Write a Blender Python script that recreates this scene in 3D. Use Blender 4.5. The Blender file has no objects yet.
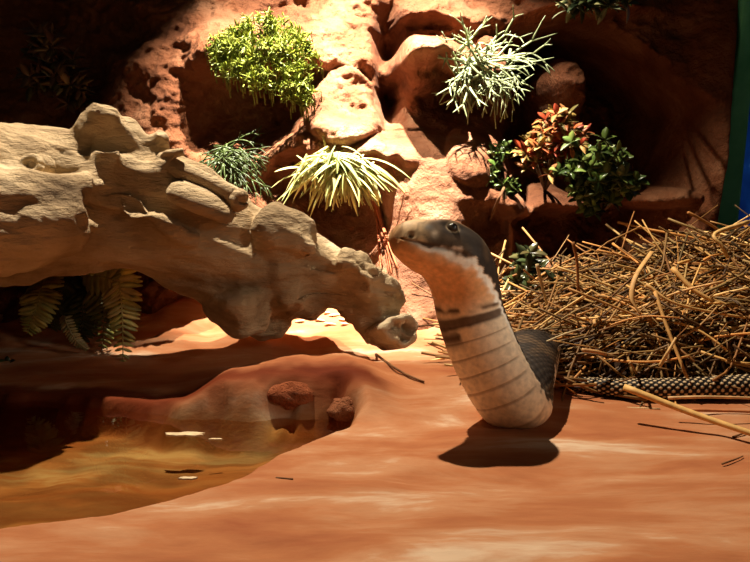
import bpy, math, random
import numpy as np
from mathutils import Vector

random.seed(7)
RNG = np.random.default_rng(7)
S = bpy.context.scene
COL = S.collection

# ------------------------------------------------------------------ camera
CAM_Z, PITCH, FPX = 0.28, math.radians(5.8), 800.0
cd = bpy.data.cameras.new('camera')
cam = bpy.data.objects.new('camera', cd)
COL.objects.link(cam)
cam.location = (0, 0, CAM_Z)
cam.rotation_euler = (math.radians(90) - PITCH, 0, 0)
cd.sensor_width = 36.0
cd.lens = 36.0 * FPX / 750.0
cd.clip_start = 0.02
S.camera = cam

# ------------------------------------------------------------------ light
w = bpy.data.worlds.new('world')
S.world = w
w.use_nodes = True
w.node_tree.nodes['Background'].inputs[0].default_value = (1.0, 0.80, 0.66, 1)
w.node_tree.nodes['Background'].inputs[1].default_value = 0.016


def spot(name, loc, target, power, angle, blend, size, color):
    ld = bpy.data.lights.new(name, 'SPOT')
    ld.energy = power
    ld.spot_size = math.radians(angle)
    ld.spot_blend = blend
    ld.shadow_soft_size = size
    ld.color = color
    o = bpy.data.objects.new(name, ld)
    COL.objects.link(o)
    o.location = loc
    o.rotation_euler = (Vector(target) - Vector(loc)).to_track_quat('-Z', 'Y').to_euler()
    return o


spot('basking_lamp', (-0.30, 1.44, 1.62), (0.08, 1.02, 0.0), 190, 80, 0.5, 0.014, (1.0, 0.85, 0.66))
spot('wall_lamp', (0.0, 1.28, 1.65), (-0.04, 1.73, 0.50), 1250, 47, 1.0, 0.014, (1.0, 0.91, 0.78))
spot('belly_fill', (0.92, 0.48, 0.58), (0.14, 0.97, 0.18), 20, 19, 0.8, 0.10, (1.0, 0.88, 0.72))  # added fill for the cobra's belly, no real lamp there
ad = bpy.data.lights.new('room_glow', 'AREA')
ad.shape = 'RECTANGLE'
ad.size, ad.size_y = 1.6, 0.8
ad.energy = 0.45
ad.color = (1.0, 0.80, 0.62)
ao = bpy.data.objects.new('room_glow', ad)
COL.objects.link(ao)
ao.location = (0.5, -0.9, 1.3)
ao.rotation_euler = (Vector((0.1, 1.2, 0.1)) - Vector(ao.location)).to_track_quat('-Z', 'Y').to_euler()

S.view_settings.view_transform = 'Standard'
S.view_settings.look = 'None'
S.view_settings.exposure = 0.0
S.view_settings.gamma = 1.0
S.view_settings.use_curve_mapping = False

# ------------------------------------------------------------------ helpers
CT, ST = math.cos(PITCH), math.sin(PITCH)


def at(px, py, Y):
    """World point on depth plane y = Y seen at pixel px, py."""
    u, v = (px - 375.0) / FPX, (281.0 - py) / FPX
    d = (u, CT + v * ST, -ST + v * CT)
    t = Y / d[1]
    return Vector((d[0] * t, Y, CAM_Z + d[2] * t))


def on_ground(px, py, z=0.0):
    u, v = (px - 375.0) / FPX, (281.0 - py) / FPX
    d = (u, CT + v * ST, -ST + v * CT)
    t = (z - CAM_Z) / d[2]
    return Vector((d[0] * t, d[1] * t, z))


def lin(r, g, b):
    f = lambda c: (c / 255.0) / 12.92 if c <= 10 else ((c / 255.0 + 0.055) / 1.055) ** 2.4
    return (f(r), f(g), f(b), 1.0)


def _hash(ix, iy, iz, seed):
    h = (ix.astype(np.int64) * 374761393 + iy.astype(np.int64) * 668265263 + iz.astype(np.int64) * 2147483647 + seed * 974711) & 0x7fffffff
    h = ((h ^ (h >> 13)) * 1274126177) & 0x7fffffff
    h = (h ^ (h >> 16)) & 0xffffff
    return h / float(0xffffff)


def vnoise(x, y, z=0.0, seed=0):
    x, y, z = np.broadcast_arrays(np.asarray(x, float), np.asarray(y, float), np.asarray(z, float))
    ix, iy, iz = np.floor(x), np.floor(y), np.floor(z)
    fx, fy, fz = x - ix, y - iy, z - iz
    q = lambda t: t * t * t * (t * (t * 6 - 15) + 10)
    fx, fy, fz = q(fx), q(fy), q(fz)
    r = 0
    for a in (0, 1):
        for b in (0, 1):
            for c in (0, 1):
                wgt = (fx if a else 1 - fx) * (fy if b else 1 - fy) * (fz if c else 1 - fz)
                r = r + wgt * _hash(ix + a, iy + b, iz + c, seed)
    return r * 2 - 1


def fbm(x, y, z=0.0, seed=0, octs=5, gain=0.5):
    r, amp, f = 0, 1.0, 1.0
    for k in range(octs):
        r = r + amp * vnoise(np.asarray(x) * f, np.asarray(y) * f, np.asarray(z) * f, seed + 17 * k)
        amp *= gain
        f *= 2.03
    return r


def sstep(a, b, x):
    t = np.clip((x - a) / (b - a), 0, 1)
    return t * t * (3 - 2 * t)


def props(o, label=None, cat=None, group=None, kind=None):
    if label: o['label'] = label
    if cat: o['category'] = cat
    if group: o['group'] = group
    if kind: o['kind'] = kind
    return o


def empty(name, loc, label, cat, group=None):
    o = bpy.data.objects.new(name, None)
    COL.objects.link(o)
    o.location = loc
    o.empty_display_size = 0.03
    return props(o, label, cat, group)


def mesh_obj(name, V, F, mat, parent=None, smooth=True, colors=None):
    me = bpy.data.meshes.new(name)
    V = np.asarray(V, float)
    off = np.array(parent_origin(parent)) if parent is not None else np.zeros(3)
    me.from_pydata((V - off).tolist(), [], F.tolist() if isinstance(F, np.ndarray) else F)
    if smooth:
        me.polygons.foreach_set('use_smooth', [True] * len(me.polygons))
    if colors is not None:
        ca = me.color_attributes.new('col', 'FLOAT_COLOR', 'POINT')
        c = np.ones((len(V), 4))
        c[:, :3] = colors
        ca.data.foreach_set('color', c.ravel())
    me.materials.append(mat)
    me.update()
    o = bpy.data.objects.new(name, me)
    COL.objects.link(o)
    if parent is not None:
        o.parent = parent
    return o


def parent_origin(p):
    v = Vector((0, 0, 0))
    while p is not None:
        v += Vector(p.location)
        p = p.parent
    return v


class MB:
    """Collects pieces of one part into one mesh."""

    def __init__(self):
        self.V, self.F, self.C, self.n = [], [], [], 0

    def add(self, V, F, c=None):
        V = np.asarray(V, float)
        self.V.append(V)
        self.F += [[i + self.n for i in f] for f in F]
        self.C.append(np.tile(np.asarray(c if c is not None else (1, 1, 1), float), (len(V), 1)))
        self.n += len(V)

    def tube(self, P, R, n=6, c=None, flat=1.0, up=(0, 0, 1)):
        P = np.asarray([tuple(p) for p in P], float)
        m = len(P)
        R = np.broadcast_to(np.asarray(R, float), (m,))
        T = np.gradient(P, axis=0)
        T /= np.linalg.norm(T, axis=1)[:, None] + 1e-9
        ref = np.asarray(up, float)
        V = []
        for i in range(m):
            a = np.cross(T[i], ref)
            if np.linalg.norm(a) < 1e-3:
                a = np.cross(T[i], (0.3, 1, 0.2))
            a /= np.linalg.norm(a)
            b = np.cross(a, T[i])
            for k in range(n):
                t = 2 * math.pi * k / n
                V.append(P[i] + R[i] * (math.cos(t) * a + flat * math.sin(t) * b))
        F = []
        for i in range(m - 1):
            for k in range(n):
                k2 = (k + 1) % n
                F.append([i * n + k, i * n + k2, (i + 1) * n + k2, (i + 1) * n + k])
        F.append(list(range(n))[::-1])
        F.append([(m - 1) * n + k for k in range(n)])
        self.add(V, F, c)

    def leaf(self, base, d, up, L, W, curl=0.3, fold=0.25, c=None, segs=4, tip=0.0, round_=0.75):
        d = np.asarray(tuple(d), float); d /= np.linalg.norm(d) + 1e-9
        up = np.asarray(tuple(up), float)
        s = np.cross(d, up)
        if np.linalg.norm(s) < 1e-4:
            s = np.cross(d, (0.31, 0.2, 0.9))
        s /= np.linalg.norm(s)
        nrm = np.cross(s, d)
        V, F = [], []
        th = 0.0006
        for i in range(segs + 1):
            t = i / segs
            wv = W * 0.5 * (math.sin(math.pi * min(1, t * 0.93 + 0.035)) ** round_) * (1 - tip * t)
            p = np.asarray(tuple(base), float) + d * L * t - nrm * curl * L * t * t
            V += [p + s * wv + nrm * fold * wv, p, p - s * wv + nrm * fold * wv, p - nrm * th]
        for i in range(segs):
            a, b = i * 4, (i + 1) * 4
            F += [[a, a + 1, b + 1, b], [a + 1, a + 2, b + 2, b + 1], [a + 2, a + 3, b + 3, b + 2], [a + 3, a, b, b + 3]]
        self.add(V, F, c)

    def build(self, name, mat, parent=None, smooth=True):
        return mesh_obj(name, np.vstack(self.V), self.F, mat, parent, smooth, np.vstack(self.C))


def bez(P, n=10):
    """Catmull-Rom through the points."""
    P = [np.asarray(tuple(p), float) for p in P]
    if len(P) == 2:
        return [P[0] + (P[1] - P[0]) * t for t in np.linspace(0, 1, n)]
    Q = [2 * P[0] - P[1]] + P + [2 * P[-1] - P[-2]]
    out = []
    for i in range(len(P) - 1):
        a, b, c, d = Q[i:i + 4]
        for t in np.linspace(0, 1, n, endpoint=False):
            out.append(0.5 * (2 * b + (c - a) * t + (2 * a - 5 * b + 4 * c - d) * t * t + (3 * b - a - 3 * c + d) * t ** 3))
    out.append(P[-1])
    return out


# ------------------------------------------------------------------ materials
def mat_new(name, rough=0.8, spec=0.3):
    m = bpy.data.materials.new(name)
    m.use_nodes = True
    nt = m.node_tree
    b = nt.nodes['Principled BSDF']
    b.inputs['Roughness'].default_value = rough
    b.inputs['Specular IOR Level'].default_value = spec
    return m, nt, b


def noise_mat(name, stops, scale=8, stretch=(1, 1, 1), detail=8, rough=0.85, spec=0.25, bump=0.4, bscale=60, bdist=0.004, use_col=False, rough_n=0.6):
    m, nt, b = mat_new(name, rough, spec)
    N, L = nt.nodes, nt.links
    tc = N.new('ShaderNodeTexCoord')
    mp = N.new('ShaderNodeMapping')
    mp.inputs['Scale'].default_value = stretch
    L.new(tc.outputs['Object'], mp.inputs['Vector'])
    n1 = N.new('ShaderNodeTexNoise')
    n1.inputs['Scale'].default_value = scale
    n1.inputs['Detail'].default_value = detail
    n1.inputs['Roughness'].default_value = rough_n
    n1.inputs['Distortion'].default_value = 0.4
    L.new(mp.outputs[0], n1.inputs['Vector'])
    cr = N.new('ShaderNodeValToRGB')
    e = cr.color_ramp.elements
    while len(e) < len(stops):
        e.new(0.5)
    for el, (p, c) in zip(e, stops):
        el.position = p
        el.color = c
    L.new(n1.outputs['Fac'], cr.inputs['Fac'])
    out = cr.outputs['Color']
    if use_col:
        at_ = N.new('ShaderNodeAttribute')
        at_.attribute_name = 'col'
        mx = N.new('ShaderNodeMix')
        mx.data_type = 'RGBA'
        mx.blend_type = 'MULTIPLY'
        mx.inputs[0].default_value = 1.0
        L.new(out, mx.inputs[6])
        L.new(at_.outputs['Color'], mx.inputs[7])
        out = mx.outputs[2]
    L.new(out, b.inputs['Base Color'])
    if bump:
        n2 = N.new('ShaderNodeTexNoise')
        n2.inputs['Scale'].default_value = bscale
        n2.inputs['Detail'].default_value = 6
        n2.inputs['Roughness'].default_value = 0.65
        L.new(mp.outputs[0], n2.inputs['Vector'])
        bp = N.new('ShaderNodeBump')
        bp.inputs['Strength'].default_value = bump
        bp.inputs['Distance'].default_value = bdist
        L.new(n2.outputs['Fac'], bp.inputs['Height'])
        L.new(bp.outputs['Normal'], b.inputs['Normal'])
    return m


def col_mat(name, rough=0.6, spec=0.3, trans=0.0, var=0.25, vscale=60):
    m, nt, b = mat_new(name, rough, spec)
    N, L = nt.nodes, nt.links
    a = N.new('ShaderNodeAttribute')
    a.attribute_name = 'col'
    tc = N.new('ShaderNodeTexCoord')
    n1 = N.new('ShaderNodeTexNoise')
    n1.inputs['Scale'].default_value = vscale
    n1.inputs['Detail'].default_value = 3
    L.new(tc.outputs['Object'], n1.inputs['Vector'])
    mr = N.new('ShaderNodeMapRange')
    mr.inputs['From Min'].default_value = 0.3
    mr.inputs['From Max'].default_value = 0.7
    mr.inputs['To Min'].default_value = 1 - var
    mr.inputs['To Max'].default_value = 1 + var
    L.new(n1.outputs['Fac'], mr.inputs['Value'])
    mx = N.new('ShaderNodeVectorMath')
    mx.operation = 'SCALE'
    L.new(a.outputs['Color'], mx.inputs[0])
    L.new(mr.outputs['Result'], mx.inputs['Scale'])
    L.new(mx.outputs[0], b.inputs['Base Color'])
    if trans:
        tr = N.new('ShaderNodeBsdfTranslucent')
        L.new(mx.outputs[0], tr.inputs['Color'])
        ms = N.new('ShaderNodeMixShader')
        ms.inputs[0].default_value = trans
        L.new(b.outputs[0], ms.inputs[1])
        L.new(tr.outputs[0], ms.inputs[2])
        L.new(ms.outputs[0], N['Material Output'].inputs['Surface'])
    return m


M = {}
M['rock'] = noise_mat('terracotta_rock', [(0.25, lin(88, 50, 33)), (0.5, lin(146, 90, 58)), (0.72, lin(182, 128, 92))], scale=7, bump=0.9, bscale=55, bdist=0.02, use_col=True, rough=0.85, spec=0.12)
M['ground'] = noise_mat('terracotta_ground', [(0.28, lin(170, 92, 54)), (0.46, lin(192, 116, 70)), (0.57, lin(206, 140, 94)), (0.66, lin(230, 188, 148))], scale=5, stretch=(0.8, 2.6, 1.6), bump=0.25, bscale=40, bdist=0.005, use_col=True, rough=0.8, spec=0.08)
M['wood'] = noise_mat('weathered_wood', [(0.28, lin(116, 94, 70)), (0.48, lin(194, 170, 134)), (0.72, lin(228, 208, 174))], scale=7, stretch=(0.7, 1, 2.2), bump=0.8, bscale=46, bdist=0.014, rough=0.8, spec=0.2, use_col=True)
M['leaf'] = col_mat('leaf', 0.45, 0.4, 0.25)
M['glossy_leaf'] = col_mat('glossy_leaf', 0.28, 0.5, 0.15)
M['stem'] = col_mat('stem', 0.75, 0.2)
M['straw'] = col_mat('straw', 0.6, 0.3, 0.0, 0.2, 90)
M['skin'] = col_mat('snake_skin', 0.6, 0.25, 0.0, 0.18, 130)
M['twig'] = noise_mat('twig', [(0.3, lin(70, 44, 26)), (0.7, lin(140, 98, 60))], scale=40, bump=0.3)
M['litter'] = noise_mat('dark_litter', [(0.3, lin(30, 18, 10)), (0.7, lin(80, 52, 28))], scale=60, bump=0.8, bscale=120)

# ------------------------------------------------------------------ rock wall
YW = 1.80
K = YW / FPX


def wall_xr(z):
    return 0.742 + (z - 0.20) * 0.19


nu, nv = 600, 300
zz = np.linspace(-0.06, 1.0, nv)
uu = np.linspace(0, 1, nu)
Z, U = np.meshgrid(zz, uu, indexing='ij')
X = -1.3 + (wall_xr(Z) + 1.3) * U
P = np.zeros_like(X)          # protrusion toward the viewer


def wc(px, py):
    p = at(px, py, YW)
    return p.x, p.z


def ledge(px, py, rx, up, dn, A, pw=2.6):
    global P
    x0, z0 = wc(px, py)
    wob = 0.016 * vnoise(X * 14, 3.1, px * 0.1, 5) + 0.007 * vnoise(X * 45, 9.1, px * 0.1, 6)
    h = np.exp(-np.abs((X - x0) / (rx * K)) ** pw)
    zr = Z - z0 + wob
    g = sstep(-dn * K, 0, zr) * (1 - sstep(0.0, up * K, zr))
    P = P + A * h * g


def boulder(px, py, rx, rz, A):
    global P
    x0, z0 = wc(px, py)
    q = ((X - x0) / (rx * K)) ** 2 + ((Z - z0) / (rz * K)) ** 2
    q = q + 0.25 * vnoise(X * 16, Z * 16, px * 0.3, 8)
    P = P + A * np.sqrt(np.clip(1 - q, 0, 1))


def hollow(px, py, rx, rz, A, pw=1.6):
    global P
    x0, z0 = wc(px, py)
    q = ((X - x0) / (rx * K)) ** 2 + ((Z - z0) / (rz * K)) ** 2
    q = np.clip(q + 0.3 * vnoise(X * 12, Z * 12, px * 0.3, 9), 0, None)
    P = P - A * np.exp(-q ** pw)


# big forms
P += 0.05 * fbm(X * 2.2, Z * 2.6, 0.3, 3, 3)
# left: smooth strata, recess at far left
hollow(40, 60, 95, 90, 0.12)
ledge(165, 22, 90, 45, 14, 0.030)
ledge(165, 50, 80, 30, 190, 0.09, 4)
# ledge that carries the bright green bush, hollow pot under it
ledge(262, 66, 62, 75, 14, 0.15, 4)
hollow(248, 112, 50, 40, 0.14)
boulder(345, 112, 38, 40, 0.10)
hollow(352, 104, 20, 22, 0.05)
# bright sloping face in the middle
ledge(350, 62, 40, 100, 20, 0.05)
hollow(389, 62, 13, 58, 0.20)
boulder(418, 66, 34, 30, 0.15)
ledge(440, 74, 62, 42, 10, 0.15, 4)
hollow(455, 118, 70, 26, 0.06)
ledge(430, 14, 60, 30, 8, 0.06)
# mid ledge with hairy roots
ledge(340, 160, 62, 46, 10, 0.12, 4)
hollow(305, 185, 30, 40, 0.06)
hollow(352, 216, 32, 36, 0.09)
ledge(450, 175, 56, 70, 110, 0.10, 3)
boulder(462, 160, 24, 30, 0.05)
hollow(466, 222, 22, 20, 0.04)
ledge(240, 175, 50, 40, 10, 0.06)
# sloping buttress from the middle ledge down to the sand
xb, zb = wc(425, 140)
P += 0.20 * np.exp(-np.abs((X - xb - 0.02 * vnoise(Z * 9, 2.2, 0, 33)) / 0.115) ** 3.5) * np.clip((zb - Z) / 0.35, 0, 1) ** 0.8
# hidden overhanging shelf behind the log, added to shade the left bank
ledge(-30, 243, 175, 60, 14, 0.34, 6)
ledge(140, 238, 140, 60, 14, 0.30, 6)
P += 0.17 * np.exp(-np.abs((X - wc(60, 0)[0]) / (185 * K)) ** 6) * (1 - sstep(0.10, 0.22, Z)) * (1 + 0.3 * fbm(X * 8, Z * 3, 0.5, 34, 3))
# dark alcove at right
x0, z0 = wc(505, 0)
x1, _ = wc(722, 0)
_, zt = wc(0, 22)
wx = X + 0.03 * vnoise(Z * 7, 1.7, 0, 31)
top = zt - 0.25 * sstep(wc(600, 0)[0], x1, X) ** 1.5 * 0.75
alc = sstep(x0 - 0.03, x0 + 0.10, wx) * (1 - sstep(x1 - 0.06, x1 + 0.0, wx)) * (1 - sstep(top - 0.035, top + 0.02, Z + 0.01 * vnoise(X * 9, 4.4, 0, 32)))
alc *= sstep(0.02, 0.16, Z)
P -= 0.40 * alc
boulder(578, 78, 30, 44, 0.44)
boulder(662, 198, 30, 14, 0.36)
ledge(560, 205, 75, 30, 14, 0.20, 4)
ledge(600, 8, 60, 30, 8, 0.10)
# fine relief
rid = 1 - np.abs(fbm(X * 9, Z * 13, 0.7, 21, 4))
bm = 1 - 0.6 * np.exp(-np.abs((X - xb) / 0.13) ** 4) * (Z < zb + 0.02)
P += bm * (0.020 * rid + 0.011 * fbm(X * 24, Z * 30, 0.2, 22, 4) + 0.004 * fbm(X * 80, Z * 80, 0.2, 23, 2))
base = 1.90 - 0.30 * np.clip(1 - Z / 0.75, -0.2, 1.2)
Yw = base - P * (1 - 0.85 * sstep(0.93, 0.985, U)) - 0.05 * sstep(0.93, 0.985, U)
edge = sstep(0.985, 1.0, U)
Yw = Yw + 0.18 * edge
V = np.stack([X, Yw, Z], -1).reshape(-1, 3)
idx = np.arange(nv * nu).reshape(nv, nu)
F = np.stack([idx[:-1, :-1], idx[:-1, 1:], idx[1:, 1:], idx[1:, :-1]], -1).reshape(-1, 4)
hot_glow = np.exp(-(((X - wc(395, 0)[0]) / 0.22) ** 2 + ((Z - 0.22) / 0.36) ** 2)) * (0.75 + 0.5 * fbm(X * 9, Z * 9, 0.1, 41, 3))  # lamp hot spot painted in as paler rock colour
hot_glow = np.clip(hot_glow, 0, 1)[..., None]
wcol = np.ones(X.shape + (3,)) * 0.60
wcol = wcol * (1 - hot_glow) + np.array([1.0, 1.27, 1.62]) * hot_glow
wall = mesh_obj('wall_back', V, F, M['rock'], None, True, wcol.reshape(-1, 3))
props(wall, kind='structure')
WALL = (X, Yw, Z)


def wall_y(x, z):
    """Depth of the rock surface at x, z."""
    j = int(round((z + 0.06) / 1.06 * (nv - 1)))
    j = min(max(j, 0), nv - 1)
    i = int(round((x + 1.3) / (wall_xr(zz[j]) + 1.3) * (nu - 1)))
    return float(Yw[j, min(max(i, 0), nu - 1)])


def on_wall(px, py, off=0.0):
    Y = YW
    for _ in range(8):
        p = at(px, py, Y)
        Y = 0.5 * Y + 0.5 * wall_y(p.x, p.z)
    return at(px, py, Y - off)


# ------------------------------------------------------------------ floor
nx, ny = 520, 400
xs = np.linspace(-1.3, 1.3, nx)
ys = np.concatenate([np.linspace(0.25, 1.45, 300, endpoint=False), np.linspace(1.45, 2.3, 100)])
GX, GY = np.meshgrid(xs, ys)
pool_px = [(-140, 536), (-60, 530), (0, 523), (100, 511), (200, 489), (260, 464), (310, 440), (345, 424), (356, 412), (340, 406), (300, 410), (262, 411), (225, 409), (190, 408), (140, 404), (120, 398), (60, 396), (0, 394), (-140, 390)]
poly = np.array([[on_ground(*p).x, on_ground(*p).y] for p in pool_px])


def poly_sd(px, py, poly):
    d = np.full(px.shape, 1e9)
    inside = np.zeros(px.shape, bool)
    n = len(poly)
    for i in range(n):
        a, b = poly[i], poly[(i + 1) % n]
        e = b - a
        t = np.clip(((px - a[0]) * e[0] + (py - a[1]) * e[1]) / (e @ e), 0, 1)
        d = np.minimum(d, np.hypot(px - a[0] - t * e[0], py - a[1] - t * e[1]))
        c = ((a[1] <= py) & (b[1] > py)) | ((b[1] <= py) & (a[1] > py))
        with np.errstate(divide='ignore', invalid='ignore'):
            xi = a[0] + (py - a[1]) / (b[1] - a[1] + 1e-12) * e[0]
        inside ^= c & (px < xi)
    return np.where(inside, -d, d)


def floor_h(x, y):
    x, y = np.asarray(x, float), np.asarray(y, float)
    u = x / np.maximum(y, 0.1) * FPX + 375        # bearing, only used to shape the mound along its crest
    xm = x
    # mound between pool and log
    mk = sstep(-0.32, -0.10, xm) * (1 - 0.75 * sstep(0.12, 0.34, xm))
    crest = 1.17 + 0.02 * sstep(0, -0.3, xm)
    m = 0.042 * mk * sstep(0.95, 1.17, y) * (1 - sstep(crest + 0.02, crest + 0.10, y))
    # ground rising to the wall
    back = 0.10 * sstep(1.20, 1.62, y)
    left = 0.0 * xm
    h = m + back + left
    h = h + 0.004 * fbm(x * 4, y * 5, 0.3, 51, 3) + 0.0012 * fbm(x * 22, y * 26, 0.3, 52, 3)
    h = h + 0.006 * sstep(1.25, 1.4, y) * fbm(x * 14, y * 14, 0.3, 53, 4)
    sd = poly_sd(x, y, poly) + (0.006 + 0.008 * sstep(1.0, 1.06, y)) * fbm(x * 16, y * 16, 0.1, 54, 4)
    basin = -0.050 + 0.006 * fbm(x * 12, y * 12, 0.9, 55, 3)
    t = sstep(-0.030, 0.008, sd)
    rim = (0.021 + 0.003 * fbm(x * 22, y * 22, 0.6, 58, 4)) * sstep(-0.004, 0.018, sd) * (1 - sstep(0.05, 0.15, sd)) * sstep(0.98, 1.03, y) * sstep(-0.27, -0.20, xm) * (1 - sstep(-0.03, 0.05, xm))
    return basin * (1 - t) + (h + rim) * t


GZ = floor_h(GX, GY)
sd = poly_sd(GX, GY, poly) + 0.006 * fbm(GX * 16, GY * 16, 0.1, 54, 3)
wet = (1 - sstep(-0.012, 0.006, sd))[..., None]
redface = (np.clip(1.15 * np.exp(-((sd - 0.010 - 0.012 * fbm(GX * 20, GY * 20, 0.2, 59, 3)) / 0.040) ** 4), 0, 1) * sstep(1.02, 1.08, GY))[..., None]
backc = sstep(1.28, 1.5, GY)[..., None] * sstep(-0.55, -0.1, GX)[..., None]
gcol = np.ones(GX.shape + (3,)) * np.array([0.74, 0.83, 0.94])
gcol = gcol * (1 - wet) + (np.array([0.52, 0.56, 0.46]) * (0.62 + 0.4 * sstep(-0.5, 0.7, fbm(GX * 11, GY * 26, 0.2, 57, 4)))[..., None]) * wet
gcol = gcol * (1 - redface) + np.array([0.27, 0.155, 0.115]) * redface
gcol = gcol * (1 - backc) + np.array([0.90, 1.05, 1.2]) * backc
V = np.stack([GX, GY, GZ], -1).reshape(-1, 3)
idx = np.arange(nx * ny).reshape(ny, nx)
F = np.stack([idx[:-1, :-1], idx[:-1, 1:], idx[1:, 1:], idx[1:, :-1]], -1).reshape(-1, 4)
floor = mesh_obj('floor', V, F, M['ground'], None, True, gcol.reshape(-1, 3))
props(floor, kind='structure')


GRX, GRY = np.linspace(-1.3, 1.3, 521), np.linspace(0.25, 2.3, 411)
GR = floor_h(*np.meshgrid(GRX, GRY))


def gz(x, y):
    u, v = (x + 1.3) / 2.6 * 520, (y - 0.25) / 2.05 * 410
    i, j = min(max(int(u), 0), 519), min(max(int(v), 0), 409)
    u, v = u - i, v - j
    return float((GR[j, i] * (1 - u) + GR[j, i + 1] * u) * (1 - v) + (GR[j + 1, i] * (1 - u) + GR[j + 1, i + 1] * u) * v)


def on_floor(px, py, lift=0.0):
    u, v = (px - 375.0) / FPX, (281.0 - py) / FPX
    d = Vector((u, CT + v * ST, -ST + v * CT))
    t = 0.4
    while t < 2.2:
        p = Vector((0, 0, CAM_Z)) + d * t
        if p.z <= gz(p.x, p.y):
            break
        t += 0.004
    return p + Vector((0, 0, lift))


# ------------------------------------------------------------------ pool water
m, nt, b = mat_new('pool_water', 0.03, 0.5)
N, L = nt.nodes, nt.links
tr = N.new('ShaderNodeBsdfTransparent')
tr.inputs['Color'].default_value = (0.93, 0.86, 0.66, 1)
gl = N.new('ShaderNodeBsdfGlossy')
gl.inputs['Roughness'].default_value = 0.02
gl.inputs['Color'].default_value = (0.95, 0.95, 0.95, 1)
fr = N.new('ShaderNodeFresnel')
fr.inputs['IOR'].default_value = 1.33
ms = N.new('ShaderNodeMixShader')
L.new(fr.outputs[0], ms.inputs[0])
L.new(tr.outputs[0], ms.inputs[1])
L.new(gl.outputs[0], ms.inputs[2])
L.new(ms.outputs[0], N['Material Output'].inputs['Surface'])
nz = N.new('ShaderNodeTexNoise')
nz.inputs['Scale'].default_value = 14
tc = N.new('ShaderNodeTexCoord')
L.new(tc.outputs['Object'], nz.inputs['Vector'])
bp = N.new('ShaderNodeBump')
bp.inputs['Strength'].default_value = 0.05
bp.inputs['Distance'].default_value = 0.01
L.new(nz.outputs['Fac'], bp.inputs['Height'])
L.new(bp.outputs[0], gl.inputs['Normal'])
L.new(bp.outputs[0], fr.inputs['Normal'])
M['water'] = m
gxs = np.linspace(-1.25, 0.0, 90)
gys = np.linspace(0.62, 1.30, 60)
wx, wy = np.meshgrid(gxs, gys)
ws = poly_sd(wx, wy, poly)
WZ = -0.012
idx = np.arange(wx.size).reshape(wx.shape)
Fw = []
for j in range(59):
    for i in range(89):
        if ws[j:j + 2, i:i + 2].min() < 0.012:
            Fw.append([int(idx[j, i]), int(idx[j, i + 1]), int(idx[j + 1, i + 1]), int(idx[j + 1, i])])
wv = np.stack([wx, wy, np.full(wx.shape, WZ)], -1).reshape(-1, 3)
used = sorted({i for f in Fw for i in f})
rm = {v: k for k, v in enumerate(used)}
wo = mesh_obj('pool_water', wv[used], [[rm[i] for i in f] for f in Fw], M['water'])
props(wo, 'shallow brown pool of still water in the terracotta basin', 'water', kind='stuff')

# ------------------------------------------------------------------ teal post and blue panel at the right edge
M['teal'] = noise_mat('teal_paint', [(0.3, lin(70, 170, 140)), (0.7, lin(96, 200, 168))], scale=14, bump=0.1, rough=0.5)
M['blue'] = noise_mat('blue_panel', [(0.35, lin(14, 52, 130)), (0.6, lin(26, 84, 176)), (0.72, lin(120, 180, 230))], scale=9, bump=0.05, rough=0.35)
b_ = M['blue'].node_tree.nodes['Principled BSDF']
M['blue'].node_tree.links.new(b_.inputs['Base Color'].links[0].from_socket, b_.inputs['Emission Color'])
b_.inputs['Emission Strength'].default_value = 0.17  # glow added so the dim blue panel shows


def slab(name, quad, thick, mat):
    q = [np.asarray(tuple(p)) for p in quad]
    V = q + [p + np.array([0, thick, 0]) for p in q]
    F = [[0, 1, 2, 3], [7, 6, 5, 4], [0, 4, 5, 1], [1, 5, 6, 2], [2, 6, 7, 3], [3, 7, 4, 0]]
    o = mesh_obj(name, V, F, mat, None, False)
    md = o.modifiers.new('bevel', 'BEVEL')
    md.width = 0.006
    md.segments = 2
    return o


Yp = 1.80
props(slab('trim_1', [at(700, 330, Yp), at(728, 330, Yp), at(768, -60, Yp), at(754, -60, Yp)], 0.06, M['teal']), kind='structure')
props(slab('glow_panel_1', [at(712, 330, Yp + 0.08), at(1000, 330, Yp + 0.08), at(1000, -120, Yp + 0.08), at(764, -120, Yp + 0.08)], 0.05, M['blue']), kind='structure')

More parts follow.
